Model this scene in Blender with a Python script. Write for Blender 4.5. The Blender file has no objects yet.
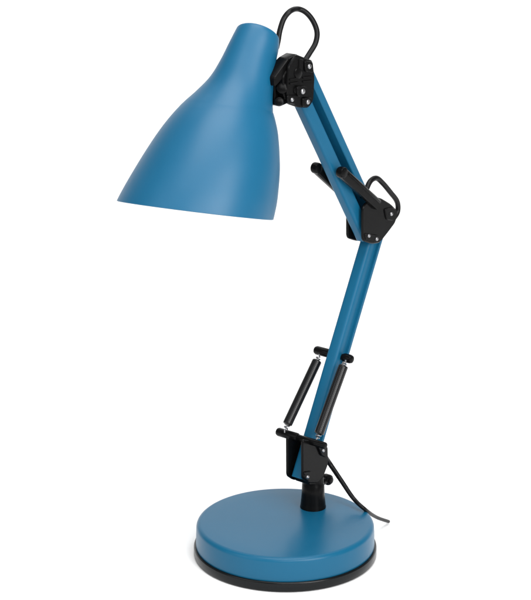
import bpy, bmesh, math
from mathutils import Vector, Matrix

# ------------------------------------------------------------------ camera
sc = bpy.context.scene
PITCH = math.radians(17.4)
CAM = Vector((-0.0182, -1.729, 0.788))
FPX = 2033.0                                   # focal length in pixels of a 531 x 600 frame
cam_d = bpy.data.cameras.new("camera")
cam = bpy.data.objects.new("camera", cam_d)
sc.collection.objects.link(cam)
cam.location = CAM
cam.rotation_euler = (math.radians(90) - PITCH, 0, 0)
cam_d.sensor_fit = 'VERTICAL'
cam_d.sensor_height = 24.0
cam_d.lens = 24.0 * FPX / 600.0
cam_d.clip_start = 0.05
cam_d.clip_end = 100
sc.camera = cam

# ------------------------------------------------------------------ studio light
world = bpy.data.worlds.new("World")
sc.world = world
world.use_nodes = True
bg = world.node_tree.nodes["Background"]
bg.inputs[0].default_value = (1, 1, 1, 1)
bg.inputs[1].default_value = 0.20
sc.view_settings.view_transform = 'Standard'
sc.view_settings.look = 'None'
sc.view_settings.exposure = 0.0
sc.view_settings.gamma = 1.0


def area(name, loc, target, sx, sy, power, col=(1, 1, 1)):
    d = bpy.data.lights.new(name, 'AREA')
    d.shape = 'RECTANGLE'
    d.size, d.size_y = sx, sy
    d.energy = power
    d.color = col
    o = bpy.data.objects.new(name, d)
    sc.collection.objects.link(o)
    o.location = loc
    o.rotation_euler = (Vector(target) - Vector(loc)).to_track_quat('-Z', 'Y').to_euler()
    return o


area("overhead_softbox", (0.0, -0.50, 1.95), (0, 0.0, 0), 1.5, 1.05, 29)
area("side_softbox", (1.02, -1.42, 0.95), (0, 0, 0.35), 0.8, 1.1, 23)
area("front_softbox", (0.25, -2.3, 1.5), (0, 0, 0.2), 1.5, 1.1, 23)
area("fill_softbox", (-1.5, -1.1, 1.1), (0, 0, 0.15), 1.3, 1.3, 8)
area("backdrop_softbox", (0.0, 1.1, 2.3), (0, 2.2, 0.2), 2.6, 0.9, 25)

# ------------------------------------------------------------------ materials


def mat(name, col, rough, metal=0.0, spec=0.5, bump=0.0, bscale=900.0, var=0.0, rvar=0.0):
    m = bpy.data.materials.new(name)
    m.use_nodes = True
    nt = m.node_tree
    b = nt.nodes["Principled BSDF"]
    b.inputs["Base Color"].default_value = (*col, 1)
    b.inputs["Roughness"].default_value = rough
    b.inputs["Metallic"].default_value = metal
    b.inputs["Specular IOR Level"].default_value = spec
    tc = nt.nodes.new("ShaderNodeTexCoord")
    if var or rvar:
        n = nt.nodes.new("ShaderNodeTexNoise")
        n.inputs["Scale"].default_value = 60
        n.inputs["Detail"].default_value = 5
        nt.links.new(tc.outputs["Object"], n.inputs["Vector"])
        if var:
            r = nt.nodes.new("ShaderNodeMapRange")
            r.inputs["To Min"].default_value = 1 - var
            r.inputs["To Max"].default_value = 1 + var
            nt.links.new(n.outputs["Fac"], r.inputs["Value"])
            mx = nt.nodes.new("ShaderNodeVectorMath")
            mx.operation = 'SCALE'
            mx.inputs[0].default_value = col
            nt.links.new(r.outputs[0], mx.inputs["Scale"])
            nt.links.new(mx.outputs[0], b.inputs["Base Color"])
        if rvar:
            r2 = nt.nodes.new("ShaderNodeMapRange")
            r2.inputs["To Min"].default_value = rough - rvar
            r2.inputs["To Max"].default_value = rough + rvar
            nt.links.new(n.outputs["Fac"], r2.inputs["Value"])
            nt.links.new(r2.outputs[0], b.inputs["Roughness"])
    if bump:
        n2 = nt.nodes.new("ShaderNodeTexNoise")
        n2.inputs["Scale"].default_value = bscale
        n2.inputs["Detail"].default_value = 3
        nt.links.new(tc.outputs["Object"], n2.inputs["Vector"])
        bp = nt.nodes.new("ShaderNodeBump")
        bp.inputs["Strength"].default_value = bump
        bp.inputs["Distance"].default_value = 0.0004
        nt.links.new(n2.outputs["Fac"], bp.inputs["Height"])
        nt.links.new(bp.outputs[0], b.inputs["Normal"])
    return m


BLUE = mat("blue_satin_paint", (0.003, 0.097, 0.196), 0.42, spec=0.42, bump=0.02, bscale=1400, var=0.03, rvar=0.03)
BASE = mat("blue_satin_base_paint", (0.005, 0.096, 0.186), 0.315, spec=0.24, var=0.03, rvar=0.015)
ARM = mat("blue_satin_arm_paint", (0.006, 0.098, 0.190), 0.36, spec=0.16, bump=0.06, bscale=1400, var=0.03, rvar=0.03)
BLACK = mat("black_plastic", (0.004, 0.004, 0.0042), 0.24, spec=0.09, bump=0.12, bscale=1200, rvar=0.06)
SLEEVE = mat("black_spring_sleeve", (0.006, 0.006, 0.0065), 0.25, spec=0.3, rvar=0.05)
RUBBER = mat("black_rubber", (0.004, 0.005, 0.0055), 0.22, spec=0.22, bump=0.1, bscale=700, rvar=0.06)
CABLE = mat("black_cable_sheath", (0.004, 0.004, 0.0045), 0.34, spec=0.2)
STEEL = mat("bright_steel", (0.34, 0.34, 0.35), 0.36, metal=1.0, rvar=0.05)
WHITE = mat("white_backdrop_paper", (0.95, 0.95, 0.95), 0.85, spec=0.2, var=0.01)

# ------------------------------------------------------------------ helpers
CP, SP = math.cos(PITCH), math.sin(PITCH)
FWD, RGT, UPV = Vector((0, CP, -SP)), Vector((1, 0, 0)), Vector((0, SP, CP))


def ray(px, py):
    return FWD + RGT * ((px - 265.5) / FPX) + UPV * ((300 - py) / FPX)


def on_level(px, py, z):
    r = ray(px, py)
    return CAM + r * ((z - CAM.z) / r.z)


BASE_H = 0.032
ARM_AZ = math.radians(50)                       # azimuth of the vertical plane both arms swing in
U = Vector((math.cos(ARM_AZ), math.sin(ARM_AZ), 0))
N = Vector((math.sin(ARM_AZ), -math.cos(ARM_AZ), 0))   # hinge axis
Z = Vector((0, 0, 1))
O = on_level(313, 507, BASE_H)                  # foot of the post


def pl(px, py, n=0.0):
    """point of the arm plane, shifted n along the hinge axis"""
    r = ray(px, py)
    o = O + N * n
    return CAM + r * ((o - CAM).dot(N) / r.dot(N))


def at_depth(px, py, d):
    return CAM + ray(px, py) * d


def new_obj(name, bm, material, parent=None, smooth=35):
    me = bpy.data.meshes.new(name)
    bmesh.ops.recalc_face_normals(bm, faces=bm.faces[:])
    bm.to_mesh(me)
    bm.free()
    me.polygons.foreach_set("use_smooth", [True] * len(me.polygons))
    me.set_sharp_from_angle(angle=math.radians(smooth))
    me.materials.append(material)
    o = bpy.data.objects.new(name, me)
    sc.collection.objects.link(o)
    if parent:
        o.parent = parent
    return o


def rings(bm, loops, cap=True, close=True):
    vs = [[bm.verts.new(p) for p in lp] for lp in loops]
    for a, b in zip(vs, vs[1:]):
        k = len(a)
        for i in range(k if close else k - 1):
            j = (i + 1) % k
            bm.faces.new((a[i], a[j], b[j], b[i]))
    if cap:
        bm.faces.new(vs[0][::-1])
        bm.faces.new(vs[-1])
    return vs


def lathe(bm, prof, centre=(0, 0, 0), seg=96, axis=None):
    c = Vector(centre)
    ax = (axis or Z).normalized()
    e1 = ax.orthogonal().normalized()
    e2 = ax.cross(e1)
    loops = []
    for r, h in prof:
        r = max(r, 1e-5)
        loops.append([c + ax * h + (e1 * math.cos(2 * math.pi * i / seg) + e2 * math.sin(2 * math.pi * i / seg)) * r
                      for i in range(seg)])
    rings(bm, loops)


def rod(bm, a, b, r, rnd=0.3, seg=24, r2=None):
    """cylinder a-b with rounded ends"""
    a, b = Vector(a), Vector(b)
    L = (b - a).length
    r2 = r if r2 is None else r2
    e, e2 = r * rnd, r2 * rnd
    prof = [(r - e, 0), (r - e * .3, e * .3), (r, e), (r2, L - e2), (r2 - e2 * .3, L - e2 * .3), (r2 - e2, L)]
    lathe(bm, prof, a, seg, b - a)


def catmull(pts, n):
    pts = [Vector(p) for p in pts]
    P = [pts[0] * 2 - pts[1]] + pts + [pts[-1] * 2 - pts[-2]]
    out = []
    for i in range(1, len(P) - 2):
        for k in range(n):
            t = k / n
            p0, p1, p2, p3 = P[i - 1], P[i], P[i + 1], P[i + 2]
            out.append(0.5 * ((2 * p1) + (p2 - p0) * t + (2 * p0 - 5 * p1 + 4 * p2 - p3) * t * t
                              + (3 * p1 - p0 - 3 * p2 + p3) * t ** 3))
    out.append(pts[-1])
    return out


def resample(pts, n):
    d = [0]
    for a, b in zip(pts, pts[1:]):
        d.append(d[-1] + (b - a).length)
    out, j = [], 0
    for k in range(n + 1):
        s = d[-1] * k / n
        while j < len(d) - 2 and d[j + 1] < s:
            j += 1
        t = (s - d[j]) / max(1e-9, d[j + 1] - d[j])
        out.append(pts[j].lerp(pts[j + 1], min(1, max(0, t))))
    return out


def tube(bm, pts, r, seg=16, n=12, r_end=None):
    path = catmull(pts, n)
    loops = []
    e1 = None
    m = len(path)
    for i, p in enumerate(path):
        t = (path[min(i + 1, m - 1)] - path[max(i - 1, 0)]).normalized()
        e1 = t.orthogonal().normalized() if e1 is None else (e1 - t * e1.dot(t)).normalized()
        e2 = t.cross(e1)
        rr = r if r_end is None else r + (r_end - r) * i / (m - 1)
        loops.append([p + (e1 * math.cos(2 * math.pi * k / seg) + e2 * math.sin(2 * math.pi * k / seg)) * rr
                      for k in range(seg)])
    rings(bm, loops)


def round_poly(pts, rad, k=5):
    """round the corners of a closed polygon of Vectors"""
    out = []
    m = len(pts)
    for i in range(m):
        p, a, b = pts[i], pts[i - 1], pts[(i + 1) % m]
        da, db = a - p, b - p
        t = min(rad, da.length * .45, db.length * .45)
        s, e = p + da.normalized() * t, p + db.normalized() * t
        for j in range(k + 1):
            u = j / k
            out.append(s * (1 - u) ** 2 + p * 2 * u * (1 - u) + e * u * u)
    return out


def plate(bm, px, n0, n1, rad=0.004, bev=0.0008):
    """prism lying across the hinge axis; outline given at its n1 face"""
    q = round_poly([pl(x, y, n1) for x, y in px], rad)
    c = sum(q, Vector()) / len(q)
    inset = [p + (c - p).normalized() * bev for p in q]
    s = 1 if n1 > n0 else -1
    loops = [[p + N * (n0 - n1) for p in inset], [p + N * (n0 - n1 + bev * s) for p in q],
             [p - N * bev * s for p in q], inset]
    rings(bm, loops)


def beam(bm, a, b, prof, wdir):
    """extrude profile (w, n) from a to b, w along wdir made square to the beam"""
    t = (b - a).normalized()
    w = (wdir - t * wdir.dot(t)).normalized()
    rings(bm, [[p + w * x + N * y for x, y in prof] for p in (a, b)])


def rrect(w, n, r, k=4):
    out = []
    for cx, cy, a0 in ((w / 2 - r, n / 2 - r, 0), (-w / 2 + r, n / 2 - r, 90), (-w / 2 + r, -n / 2 + r, 180), (w / 2 - r, -n / 2 + r, 270)):
        for j in range(k + 1):
            a = math.radians(a0 + 90 * j / k)
            out.append((cx + r * math.cos(a), cy + r * math.sin(a)))
    return out


def screw(parent, px, py, n, r=0.0018):
    bm = bmesh.new()
    lathe(bm, [(r, -0.001), (r, 0.0004), (r * .85, 0.0010), (r * .5, 0.0014), (r * .15, 0.0015)], pl(px, py, n), 16, N)
    return new_obj("screw", bm, STEEL, parent)


# ------------------------------------------------------------------ white paper sweep
bm = bmesh.new()
prof = [(-3.0, 0.0), (1.0, 0.0)]
for k in range(1, 25):
    a = math.radians(90 * k / 24)
    prof.append((1.0 + 1.3 * math.sin(a), 1.3 * (1 - math.cos(a))))
prof.append((2.3, 3.2))
vv = [[bm.verts.new((x, y, z)) for x in (-3.0, 3.0)] for y, z in prof]
for a, b in zip(vv, vv[1:]):
    bm.faces.new((a[0], a[1], b[1], b[0]))
floor = new_obj("backdrop", bm, WHITE)
floor["kind"] = "structure"
floor["label"] = "seamless white surface under and behind the lamp"
floor["category"] = "backdrop"

# ------------------------------------------------------------------ the lamp
lamp = bpy.data.objects.new("desk_lamp", None)
sc.collection.objects.link(lamp)
lamp["label"] = "blue metal desk lamp with jointed spring arm, black joints and round base"
lamp["category"] = "lamp"

# --- base disc
bm = bmesh.new()
R = 0.0826
prof = [(R - 0.003, 0.0074), (R - 0.0008, 0.0080), (R - 0.0002, 0.0094), (R, 0.0120)]
F = 0.0045
for k in range(0, 11):
    a = math.radians(90 * k / 10)
    prof.append((R - 0.0006 - F + F * math.cos(a), BASE_H - F + F * math.sin(a)))
prof += [(R * .75, BASE_H + 0.0002), (R * .4, BASE_H + 0.0003), (0.0, BASE_H + 0.0003)]
lathe(bm, prof, seg=160)
base = new_obj("base", bm, BASE, lamp, 50)
bm = bmesh.new()
lathe(bm, [(0.05, 0.0003), (0.0826, 0.0003), (0.0840, 0.0008), (0.0846, 0.0020), (0.0846, 0.0082), (0.0843, 0.0092),
           (0.0837, 0.0097), (0.0824, 0.0097), (0.0818, 0.0060), (0.05, 0.0058)], seg=160)
new_obj("rubber_ring", bm, RUBBER, base)

# --- post
bm = bmesh.new()
post_top = 0.031
lathe(bm, [(0.0122, 0.0), (0.0122, 0.0012), (0.0119, 0.0022), (0.0115, 0.006), (0.0108, 0.014), (0.0104, 0.024), (0.0098, 0.025),
           (0.0098, post_top), (0.004, post_top + 0.001)], O + Z * 0.0002, 48)
new_obj("post", bm, BLACK, lamp)

# --- bottom joint
NP = 0.0105
bm = bmesh.new()
low_plate = [(303, 440), (322, 441), (328, 446), (328.5, 464), (324, 476), (318, 483), (309, 483), (303, 479)]
plate(bm, low_plate, NP - 0.0022, NP + 0.0006, 0.003)
far = [(x - 17.5, y - 3.6) for x, y in low_plate]
plate(bm, far, -NP + 0.0022, -NP - 0.0006, 0.003)
# web joining the plates over the post
plate(bm, [(309, 477), (317, 471), (321, 477), (316, 485), (309, 485)], -NP + 0.002, NP - 0.002, 0.002)
# raised rim on the near plate
plate(bm, [(318, 446), (323, 443), (327, 447), (327, 458), (322, 456)], NP, NP + 0.0028, 0.002)
plate(bm, [(305, 472), (312, 471), (313, 478), (309, 482), (304, 478)], NP, NP + 0.0020, 0.002)
joint = new_obj("joint_bracket", bm, BLACK, lamp)
screw(joint, 323, 450.5, NP + 0.0030)
screw(joint, 307.5, 477, NP + 0.0022)
bm = bmesh.new()
k0 = pl(327.5, 479.5)
rod(bm, k0 - N * 0.0045, k0 + N * 0.0035, 0.0052, 0.3)
rod(bm, k0 + N * 0.0025, k0 + N * 0.0050, 0.0034, 0.3)
rod(bm, k0, O + Z * (k0.z - O.z), 0.0034, 0.2)      # its threaded shank into the post
new_obj("knob", bm, BLACK, joint)
bm = bmesh.new()
c = pl(302, 438.8)
rod(bm, c - N * 0.0295, c - N * 0.004, 0.0041, 0.5)
rod(bm, c - N * 0.006, c + N * 0.028, 0.0032, 0.4)
new_obj("cross_pin", bm, BLACK, lamp)

# --- long lower arm: square tube
A0, A1 = pl(301.8, 479), pl(376, 225)
W, H, r = 0.0205, 0.0125, 0.0032
prof = []
for sx, sy, a0 in ((1, 1, 0), (-1, 1, 90), (-1, -1, 180), (1, -1, 270)):
    for k in range(7):
        a = math.radians(a0 + 15 * k)
        prof.append((sx * (W / 2 - r) + r * math.cos(a), sy * (H / 2 - r) + r * math.sin(a)))
    if a0 == 0:                                  # shallow pressed channel along the side
        prof += [(0.0052, H / 2), (0.0048, H / 2 - 0.0026), (-0.0032, H / 2 - 0.0026), (-0.0036, H / 2)]
bm = bmesh.new()
beam(bm, A0, A1, prof, U)
arm1 = new_obj("arm", bm, ARM, lamp)

# spring pin through it
bm = bmesh.new()
c = pl(337.0, 355.6)
rod(bm, c - N * 0.0262, c - N * 0.0065, 0.0042, 0.6)
rod(bm, c + N * 0.0065, c + N * 0.0182, 0.0042, 0.6)
rod(bm, c - N * 0.0135, c + N * 0.0135, 0.0028, 0.2)
new_obj("cross_pin", bm, BLACK, lamp)


def spring(top_px, bot_px, n, s_top, s_bot):
    a, b = pl(*s_top, n), pl(*s_bot, n)
    bm = bmesh.new()
    d = (b - a).normalized()
    # sleeve: a slim tube with a slightly belled collar at each end
    L = (b - a).length
    prof = [(0.0024, 0), (0.0041, 0.0002), (0.0045, 0.0010)]
    k = int((L - 0.002) / 0.0004)
    for q in range(1, k):
        prof.append((0.00455 + 0.00004 * math.sin(q * 0.4 / 1.7 * 2 * math.pi), 0.001 + (L - 0.002) * q / k))
    prof += [(0.0045, L - 0.0010), (0.0041, L - 0.0002), (0.0024, L)]
    lathe(bm, prof, a, 20, d)
    s = new_obj("spring", bm, SLEEVE, lamp)
    for e, t, sg in ((a, pl(*top_px, n), 1), (b, pl(*bot_px, n), -1)):
        # steel coil end leaving the sleeve and hooking on the pin
        bm = bmesh.new()
        dd = (t - e)
        ax = dd.normalized()
        e1 = ax.orthogonal().normalized()
        e2 = ax.cross(e1)
        pts = []
        turns, steps = 2.0, 24
        for k in range(steps + 1):
            u = k / steps
            rr = 0.0027 * (1 - 0.55 * u)
            w = 2 * math.pi * turns * u
            pts.append(e + dd * (u * 0.75 - 0.1) + (e1 * math.cos(w) + e2 * math.sin(w)) * rr)
        pts.append(t)
        tube(bm, pts, 0.0007, 8, 2)
        new_obj("spring_hook", bm, STEEL, s)


spring((319.3, 354), (284.8, 432.5), -0.0170, (317.3, 360.5), (287.2, 424.5))
spring((345.5, 360), (316.5, 441), 0.0165, (343.6, 365.5), (318.8, 434))

# --- elbow joint
bm = bmesh.new()
elbow = [(363, 207), (372, 197), (381, 198), (391, 204), (398, 211), (396, 222), (388, 233), (380, 243), (372, 244), (363, 241)]
EP = 0.0112
plate(bm, elbow, EP - 0.0022, EP + 0.0006, 0.004)
far = [(x - 17.5, y - 3.3) for x, y in elbow]
plate(bm, far, -EP + 0.0022, -EP - 0.0006, 0.004)
plate(bm, [(372, 204), (384, 201), (393, 211), (384, 224), (374, 220)], -EP + 0.002, EP - 0.002, 0.003)
plate(bm, [(385, 209), (394, 207), (397, 212), (394, 221), (387, 220)], EP, EP + 0.0022, 0.003)
plate(bm, [(364.5, 233), (378, 235), (382, 239), (378, 242.5), (366, 240.5)], EP, EP + 0.0016, 0.003)
elb = new_obj("joint_bracket", bm, BLACK, lamp)
screw(elb, 391.2, 214, EP + 0.0024)
screw(elb, 368.8, 235.8, EP + 0.0018)
screw(elb, 376.6, 239, EP + 0.0018)

# --- upper arm: channel with a long slot in its side
B0, B1 = pl(299.3, 78.5), pl(368.6, 230)
W, H, r = 0.0300, 0.0118, 0.0030
sl0, sl1, dp = -W / 2 + 0.0122, -W / 2 + 0.0212, 0.0106
prof = []
for sx, sy, a0 in ((1, 1, 0), (-1, 1, 90), (-1, -1, 180), (1, -1, 270)):
    for k in range(7):
        a = math.radians(a0 + 15 * k)
        prof.append((sx * (W / 2 - r) + r * math.cos(a), sy * (H / 2 - r) + r * math.sin(a)))
    if a0 == 0:                                  # the long slot
        prof += [(sl1 + .0006, H / 2), (sl1, H / 2 - .0006), (sl1, H / 2 - dp), (sl0, H / 2 - dp), (sl0, H / 2 - .0006), (sl0 - .0006, H / 2)]
bm = bmesh.new()
beam(bm, B0, B1, prof, U)
new_obj("arm", bm, ARM, lamp)

# --- link bars either side of the upper arm
for n in (0.0130, -0.0130):
    bm = bmesh.new()
    dx, dy = ((0, 0) if n > 0 else (-25.5, -4.4))
    a, b = pl(342 + dx, 172.5 + dy, n), pl(377 + dx, 204.5 + dy, n)
    t = (b - a).normalized()
    w = t.cross(N)
    prof = rrect(0.0100, 0.0066, 0.0022)
    rings(bm, [[p + w * x * f + N * y * f for x, y in prof] for p, f in
               ((a - t * .0010, .6), (a, 1.0), (b, 1.0), (b + t * .001, .6))])
    rod(bm, a + N * 0.0036 - t * 0.0002, a - N * 0.0036 - t * 0.0002, 0.0052, 0.3)
    if n > 0:
        # raised fillet along the bar
        rod(bm, a + t * .006 + N * .0028 - w * .0022, b - t * .001 + N * .0028 - w * .0022, 0.0016, 0.5, 12)
    lb = new_obj("link_bar", bm, BLACK, lamp)

# --- cable loop at the elbow
bm = bmesh.new()
tube(bm, [pl(362, 199, .002), pl(366, 190, .002), pl(370.5, 181, .002), pl(376.5, 178.2, .002), pl(383, 183.5, .002), pl(390.5, 192.5, .002), pl(396.5, 200.5, .002),
          pl(398, 208, .002), pl(396, 215, .002), pl(389, 222, .001), pl(379, 224, .001)], 0.0025)
new_obj("cable", bm, CABLE, lamp)

# --- head joint
HP = 0.0125
bm = bmesh.new()
head = [(289, 66), (297, 54.5), (303, 57), (313, 60.5), (315, 78), (313.5, 101), (309, 108), (298, 107.5), (288, 104), (287, 88)]
plate(bm, head, HP - 0.0024, HP + 0.0006, 0.003)
plate(bm, [(x - 15, y - 1.5) for x, y in head[:1]] + [(288.5, 58.5), (297, 55), (301, 62), (300, 100), (290, 103), (277, 101), (276, 85)], -HP + 0.0024, -HP - 0.0006, 0.003)
# solid hub between the plates
plate(bm, [(283, 76), (293, 62), (306, 64), (308, 95), (294, 102), (284, 98)], -HP + 0.002, HP - 0.002, 0.004)
# ribs, bosses
plate(bm, [(305, 60.5), (313.5, 61.5), (314, 73), (306, 72)], HP, HP + 0.0030, 0.003)
plate(bm, [(297, 86), (308, 86), (308.5, 97), (298, 97)], HP, HP + 0.0034, 0.004)
plate(bm, [(287.5, 95), (296.5, 95), (297, 105), (288, 103.5)], HP, HP + 0.0020, 0.003)
plate(bm, [(303, 97.5), (312, 97.5), (312.5, 102), (308, 107.5), (303, 106.5)], HP, HP + 0.0024, 0.003)
rod(bm, pl(296.5, 73, HP - .001), pl(296.5, 73, HP - .001) + N * 0.003, 0.0052, 0.3)
for k, (x0, y0, x1, y1) in enumerate(((290.5, 79, 299, 77.5), (290.5, 83, 299, 81.5), (303.5, 77, 312.5, 76), (303.5, 81, 312.5, 80))):
    plate(bm, [(x0, y0), (x1, y1), (x1, y1 + 1.8), (x0, y0 + 1.8)], HP, HP + 0.0018, 0.0006, 0.0004)
plate(bm, [(299.5, 58.5), (304, 59.5), (303, 71), (299, 69)], HP, HP + 0.0016, 0.001)
rod(bm, pl(294, 90, HP - .001), pl(294, 90, HP - .001) + N * 0.0028, 0.0030, 0.4)
hd = new_obj("joint_bracket", bm, BLACK, lamp)
screw(hd, 309.3, 66.5, HP + 0.0032, 0.0022)
screw(hd, 302.8, 91.5, HP + 0.0036, 0.0025)
screw(hd, 292, 99.8, HP + 0.0022, 0.0019)
screw(hd, 307.8, 102, HP + 0.0026, 0.0022)

# ------------------------------------------------------------------ the shade
DJ = (pl(292, 85) - CAM).dot(FWD)                # distance of the head joint along the view
DS = DJ - 0.018
Lpts = [(236.2, 29), (228.8, 43.5), (220.5, 60), (210, 76.6), (196.5, 90.5), (184.5, 101)]
Lcup = [(184.5, 101), (170.8, 116), (158.0, 132.6), (143.9, 154), (129.4, 178), (121, 193), (117.2, 200.5)]
Rpts = [(279.2, 42), (278.6, 50), (276.2, 62), (274.3, 78.7), (272.7, 99.4), (273.2, 112.5)]
Rcup = [(273.2, 112.5), (275.6, 122), (277.9, 134), (279.4, 153), (279.6, 174), (277.4, 199), (274.8, 213), (273.2, 219.6)]
v3 = lambda L: [Vector((x, y, 0)) for x, y in L]
SEG = 112


def section(l, rr, scale=1.0, lift=0.0, dr=0.0):
    g = min(1.0, max(0.0, ((l.y + rr.y) / 2 - 36) / 55))
    g = g * g * (3 - 2 * g)
    BETA = math.radians(-19 + 22.5 * g)
    a, b = at_depth(l.x, l.y, DS), at_depth(rr.x, rr.y, DS)
    c = (a + b) / 2
    e1 = (b - a).normalized()
    upn = e1.cross(FWD).normalized()
    if upn.z < 0:
        upn = -upn
    e2 = -FWD * math.cos(BETA) - upn * math.sin(BETA)
    rad = (b - a).length / 2 * scale + dr
    c = c + e1.cross(e2).normalized() * (lift if e1.cross(e2).z > 0 else -lift)
    return [c + (e1 * math.cos(2 * math.pi * i / SEG) + e2 * math.sin(2 * math.pi * i / SEG)) * rad for i in range(SEG)]


neck = list(zip(resample(catmull(v3(Lpts), 10), 20), resample(catmull(v3(Rpts), 10), 20)))
cup = list(zip(resample(catmull(v3(Lcup), 10), 30), resample(catmull(v3(Rcup), 10), 30)))
loops = []
l0, r0 = neck[0]
for scl, lift in ((0.02, .0024), (.4, .0024), (.7, .0023), (.86, .0021), (.93, .0017), (.975, .0010), (.995, .0004)):
    loops.append(section(l0, r0, scl, lift))
for l, rr in neck[:-1]:
    loops.append(section(l, rr))
loops.append(section(*neck[-1], dr=-0.0001))
loops.append(section(*cup[0], lift=-0.0005, dr=0.00025))
for l, rr in cup[1:]:
    loops.append(section(l, rr, dr=0.0002))
T = 0.0011
loops.append(section(*cup[-1], lift=-0.0004, dr=-T * .5))
for l, rr in reversed(cup[:-1]):
    loops.append(section(l, rr, dr=-T))
for l, rr in reversed(neck[3:]):
    loops.append(section(l, rr, dr=-T))
bm = bmesh.new()
rings(bm, loops)
shade = new_obj("lamp_shade", bm, BLUE, lamp, 40)

# clamp that carries the shade
bm = bmesh.new()
plate(bm, [(274.5, 78), (288, 59), (297, 53.8), (301, 58), (290, 68), (281, 80), (275, 87)], -0.002, HP - 0.003, 0.002)
plate(bm, [(275, 76), (287, 60), (292, 60), (292, 90), (289, 103), (280, 107), (275, 105)], -0.008, 0.003, 0.003)
rod(bm, pl(279.2, 101.5, -0.004), pl(279.2, 101.5, 0.009), 0.0040, 0.4)
rod(bm, pl(282, 88, -0.004), pl(282, 88, 0.0095), 0.0052, 0.35)
lug = at_depth(252, 88, DS)
rod(bm, pl(284, 90, -0.003), lug.lerp(pl(284, 90, -0.003), 0.15), 0.0075, 0.3)
new_obj("shade_clamp", bm, BLACK, lamp)

# --- cable from the shade to the arm
bm = bmesh.new()
jd = DJ
cab = [(276.5, 48, DS + .006), (278.2, 40, DS + .007), (280, 30, DS + .007), (284, 18.5, DS + .008), (290.5, 11, DS + .009), (298, 9, jd), (306, 12.5, jd + .002), (313, 21, jd + .003),
       (317, 32, jd + .003), (315.5, 43, jd + .002), (309.5, 53.5, jd), (304, 62, jd - .002)]
tube(bm, [at_depth(*c) for c in cab], 0.0024)
new_obj("cable", bm, CABLE, lamp)

# --- power cord
bm = bmesh.new()
p0, p1 = pl(322, 452, 0), pl(330, 464, 0)
rim = on_level(364.5, 509.0, BASE_H + 0.0028)
end = on_level(388.5, 521.5, 0.0024)
mid = [p1.lerp(rim, t) for t in (.35, .7)]


def shift(p, px, py):
    return at_depth(px, py, (p - CAM).dot(FWD))


m1, m2 = shift(mid[0], 341.5, 481), shift(mid[1], 353.5, 498.5)
m3 = shift(rim.lerp(end, .5), 376, 517)
tube(bm, [p0, p1, m1, m2, rim, m3, end], 0.0025, 16, 14, 0.0016)
new_obj("power_cord", bm, CABLE, lamp)
